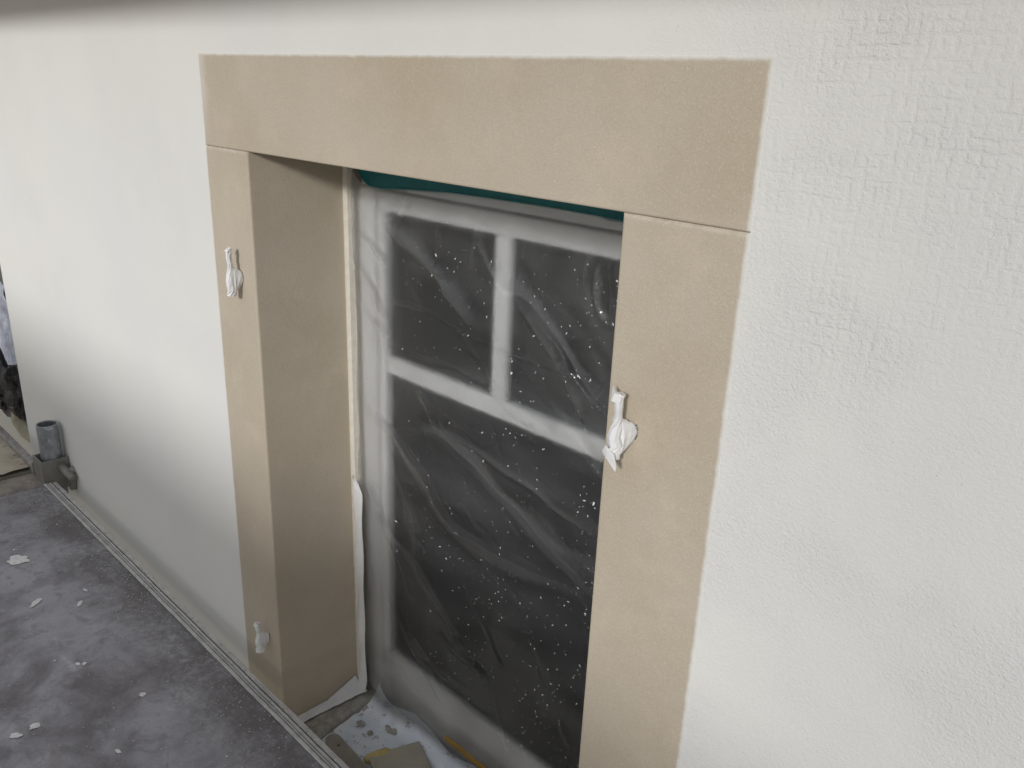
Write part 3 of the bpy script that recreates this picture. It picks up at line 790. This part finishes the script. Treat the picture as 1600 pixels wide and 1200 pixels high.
SPL = [(-1.529, .499, .0075, .0055, .3), (-2.258, .474, .026, .020, .4), (-2.022, .442, .021, .0065, -.9), (-2.03, .455, .006, .004, 0), (-1.579, .272, .011, .008, .6), (-1.582, .307, .010, .008, 1.4),
       (-1.720, .436, .006, .0045, .4), (-1.712, .446, .005, .004, 0), (-1.95, .52, .013, .004, -.6), (-2.0, .55, .008, .003, .2), (-2.45, .45, .020, .012, .4), (-2.36, .40, .016, .009, .8), (-1.405, .40, .007, .004, .3)]
bm = bmesh.new()
for i, s_ in enumerate(SPL): blob(bm, s_[0], s_[1], ZD + .0012, s_[2], s_[3], s_[4], i)
for i in range(14):   # small round drops
    x, y = random.uniform(-2.6, -.9), random.uniform(.1, .65); r = random.uniform(.0010, .0026)
    blob(bm, x, y, ZD + .001, r * random.uniform(1, 2), r, random.uniform(0, 3), i + 40, 9, .0006)
tag(from_bm('paint_splash', bm, M['paint'], deck), kind='stuff')
bm = bmesh.new(); k = 0
while k < 3600:      # grit, thick along the rail and at the far end
    x, y = random.uniform(-2.66, -.85), random.uniform(.05, .661)
    w = .10 + .75 * max(0, (y - .48) / .18) ** 2 + 1.1 * max(0, (-2.2 - x) / .4) ** 1.3
    if random.random() > w: continue
    if mnoise.noise(Vector((x * 9, y * 9, 0))) < -.15 and random.random() < .7: continue
    r = .0008 + .0019 * random.random() ** 3
    z = ZD + .0012; a0 = random.random() * 6
    vs = [bm.verts.new((x + r * random.uniform(.6, 1.4) * math.cos(a0 + q * 1.571), y + r * random.uniform(.6, 1.4) * math.sin(a0 + q * 1.571), z)) for q in range(4)]
    c = bm.verts.new((x, y, z + r * .8))
    for q in range(4): bm.faces.new((vs[q], vs[(q + 1) % 4], c))
    k += 1
tag(from_bm('grit', bm, M['grit'], deck), kind='stuff')

# transom between the two decks
tr_ = empty('scaffold_transom', (-2.76, .1, ZD - .05), 'dirty grey scaffold crossbar between the near and the far deck', 'scaffold bar')
bm = bmesh.new(); rings = []
for y in np.linspace(-.46, .668, 40):
    d = .001 * mnoise.noise(Vector((0, y * 20, 0)))
    rings.append([Vector((x, y, ZD + z + d)) for x, z in ((-2.679, -.06), (-2.679, -.012), (-2.684, -.004), (-2.692, .002), (-2.705, .003), (-2.730, -.004), (-2.776, -.004), (-2.796, -.003), (-2.800, -.010), (-2.800, -.06))])
add_rings(bm, rings); from_bm('crossbar', bm, M['rust'], tr_)
# far deck
fd = empty('scaffold_deck', (-4.5, .1, ZD), 'far scaffold deck covered with dried beige mortar', 'scaffold deck')
bm = bmesh.new(); g = []; xs = np.linspace(-2.815, -6.5, 150); ys = np.linspace(-.46, .668, 60)
for x in xs:
    row = []
    for y in ys:
        q = mnoise.noise(Vector((x * 9, y * 9, 0))); 
        z = ZD + .012 + .006 * max(0, q) + .003 * mnoise.noise(Vector((x * 30, y * 30, 2))) + .010 * max(0, mnoise.noise(Vector((x * 5, y * 5, 7))) - .1) - (.006 if .585 < y < .60 else 0)
        row.append(bm.verts.new((x, y, z)))
    g.append(row)
for i in range(len(xs) - 1):
    for j in range(len(ys) - 1): bm.faces.new((g[i][j], g[i][j + 1], g[i + 1][j + 1], g[i + 1][j]))
from_bm('deck_panel', bm, M['fardeck'], fd, True)
box('edge_rail', -6.5, -2.795, .669, .690, ZD - .05, ZD + .030, M['alu'], fd, .003)
box('deck_core', -6.5, -2.816, -.46, .6685, ZD - .04, ZD - .002, M['wood'], fd)
bm = bmesh.new()
for i in range(140):
    x, y = random.uniform(-4.6, -2.84), random.uniform(.0, .66); r = random.uniform(.003, .011)
    add_lump(bm, (x, y, ZD + .016), r * 1.5, r, r * .6, i, .5, 1)
tag(from_bm('mortar_crumb', bm, M['mortar'], fd), kind='stuff')

# coupler: U bracket, tube standing in it, wedge bolt
cp = empty('scaffold_coupler', (-2.715, .71, ZD), 'grey steel bracket with wedge bolt at the end of the deck rail', 'scaffold bracket')
bm = bmesh.new(); T = .005
bx0, bx1, by0, by1, bz0, bz1 = -2.762, -2.678, .668, .748, ZD - .03, -1.162
add_box(bm, bx1 - T, bx1, by0, by1, bz0, bz1, .0012); add_box(bm, bx0, bx1 - T - .0003, by0, by0 + T, bz0, bz1 - .0005, .0012); add_box(bm, bx0, bx0 + T, by0 + T + .0003, by1, bz0, bz1 - .001, .0012)
from_bm('bracket', bm, M['cast'], cp)
bm = bmesh.new()
add_tube(bm, [(bx1 - .001, .722, -1.187), (bx1 + .030, .728, -1.199), (bx1 + .062, .733, -1.210), (bx1 + .068, .734, -1.212)], [.0125, .0125, .0125, .010], 18)
from_bm('wedge_bolt', bm, M['cast'], cp, True)
bm = bmesh.new()
add_tube(bm, [(bx1 + .030, .724, -1.206), (bx1 + .030, .752, -1.200), (bx1 + .030, .772, -1.196), (bx1 + .030, .779, -1.194)], [.013, .0155, .0155, .011], 18)
add_tube(bm, [(bx1 + .028, .742, -1.262), (bx1 + .030, .744, -1.235), (bx1 + .030, .748, -1.210)], [.011, .015, .013], 14)
from_bm('bolt_head', bm, M['cast'], cp, True)
bm = bmesh.new(); rings = []
for ro, z in ((.0310, -1.30), (.0310, -1.06), (.0308, -1.0535), (.0303, -1.052)):
    rings.append([Vector((-2.7165 + ro * math.cos(a), .7115 + ro * math.sin(a), z)) for a in [k * math.pi / 20 for k in range(40)]])
for ri, z in ((.0275, -1.052), (.0268, -1.0545), (.0263, -1.12), (.0263, -1.30)):
    rings.append([Vector((-2.7165 + ri * math.cos(a), .7115 + ri * math.sin(a), z)) for a in [k * math.pi / 20 for k in range(40)]])
add_rings(bm, rings, True, False)
tb = from_bm('scaffold_tube', bm, M['galv'], None)
for p in tb.data.polygons: p.use_smooth = False
tag(tb, 'short open galvanised tube standing up out of the bracket', 'scaffold tube')

# unseen plywood screen added behind the viewer to shade the foot of the wall
gd = empty('shade_screen', (-1, -1.8, -4.2), 'unseen plywood screen on steel posts, added to shade the foot of the wall', 'shade_screen')
HT, HB = .19, -.80
for x0, x1 in ((-2.60, -1.302), (-1.30, -.002), (0, 1.298), (1.30, 2.598), (2.60, 3.9)):
    box('board_panel', x0, x1, -1.80, -1.782, HB, HT, M['ply'], gd)
for x in (-2.55, -1.25, .05, 1.35, 2.65, 3.85):
    bm = bmesh.new(); add_tube(bm, [(x, -1.83, -4.2), (x, -1.83, HT - .02)], [.024, .024], 16); from_bm('post', bm, M['galv'], gd, True)

# ------------------------------------------------------------------ next opening: film, bag, foam
bm = bmesh.new(); g = []
for i in range(40):
    row = []
    for j in range(24):
        x = XL - .002 - i / 39 * 1.6; z = -1.19 + j / 23 * (.30 + .04 * math.sin(i * .7)); 
        row.append(bm.verts.new((x, .93 - .045 * (1 - j / 23) ** 2 + .022 * mnoise.noise(Vector((x * 9, z * 9, 1))) + .01 * mnoise.noise(Vector((x * 25, z * 25, 3))), z)))
    g.append(row)
for i in range(39):
    for j in range(23): bm.faces.new((g[i][j], g[i][j + 1], g[i + 1][j + 1], g[i + 1][j]))
tag(from_bm('plastic_sheet', bm, M['farfilm'], None, True), 'bluish crumpled plastic sheet in the far left window opening above the black bag', 'plastic sheet')
bm = bmesh.new(); add_lump(bm, (-3.42, .765, -1.125), .175, .05, .115, 2, .5, 4); add_lump(bm, (-3.27, .778, -1.12), .075, .045, .09, 5, .45, 3)
tag(from_bm('bin_bag', bm, M['black'], None, False), 'crumpled black bag hanging over the sill at the far left edge', 'bag')
bm = bmesh.new()
add_tube(bm, [(-3.30, .79, -1.19), (-3.29, .784, -1.24), (-3.25, .786, -1.285), (-3.235, .79, -1.31)], [.036, .034, .026, .012], 14, .14, .5)
tag(from_bm('foam_piece', bm, M['foam'], None, False), 'pale cream foam blob sticking out under the black bag', 'foam')
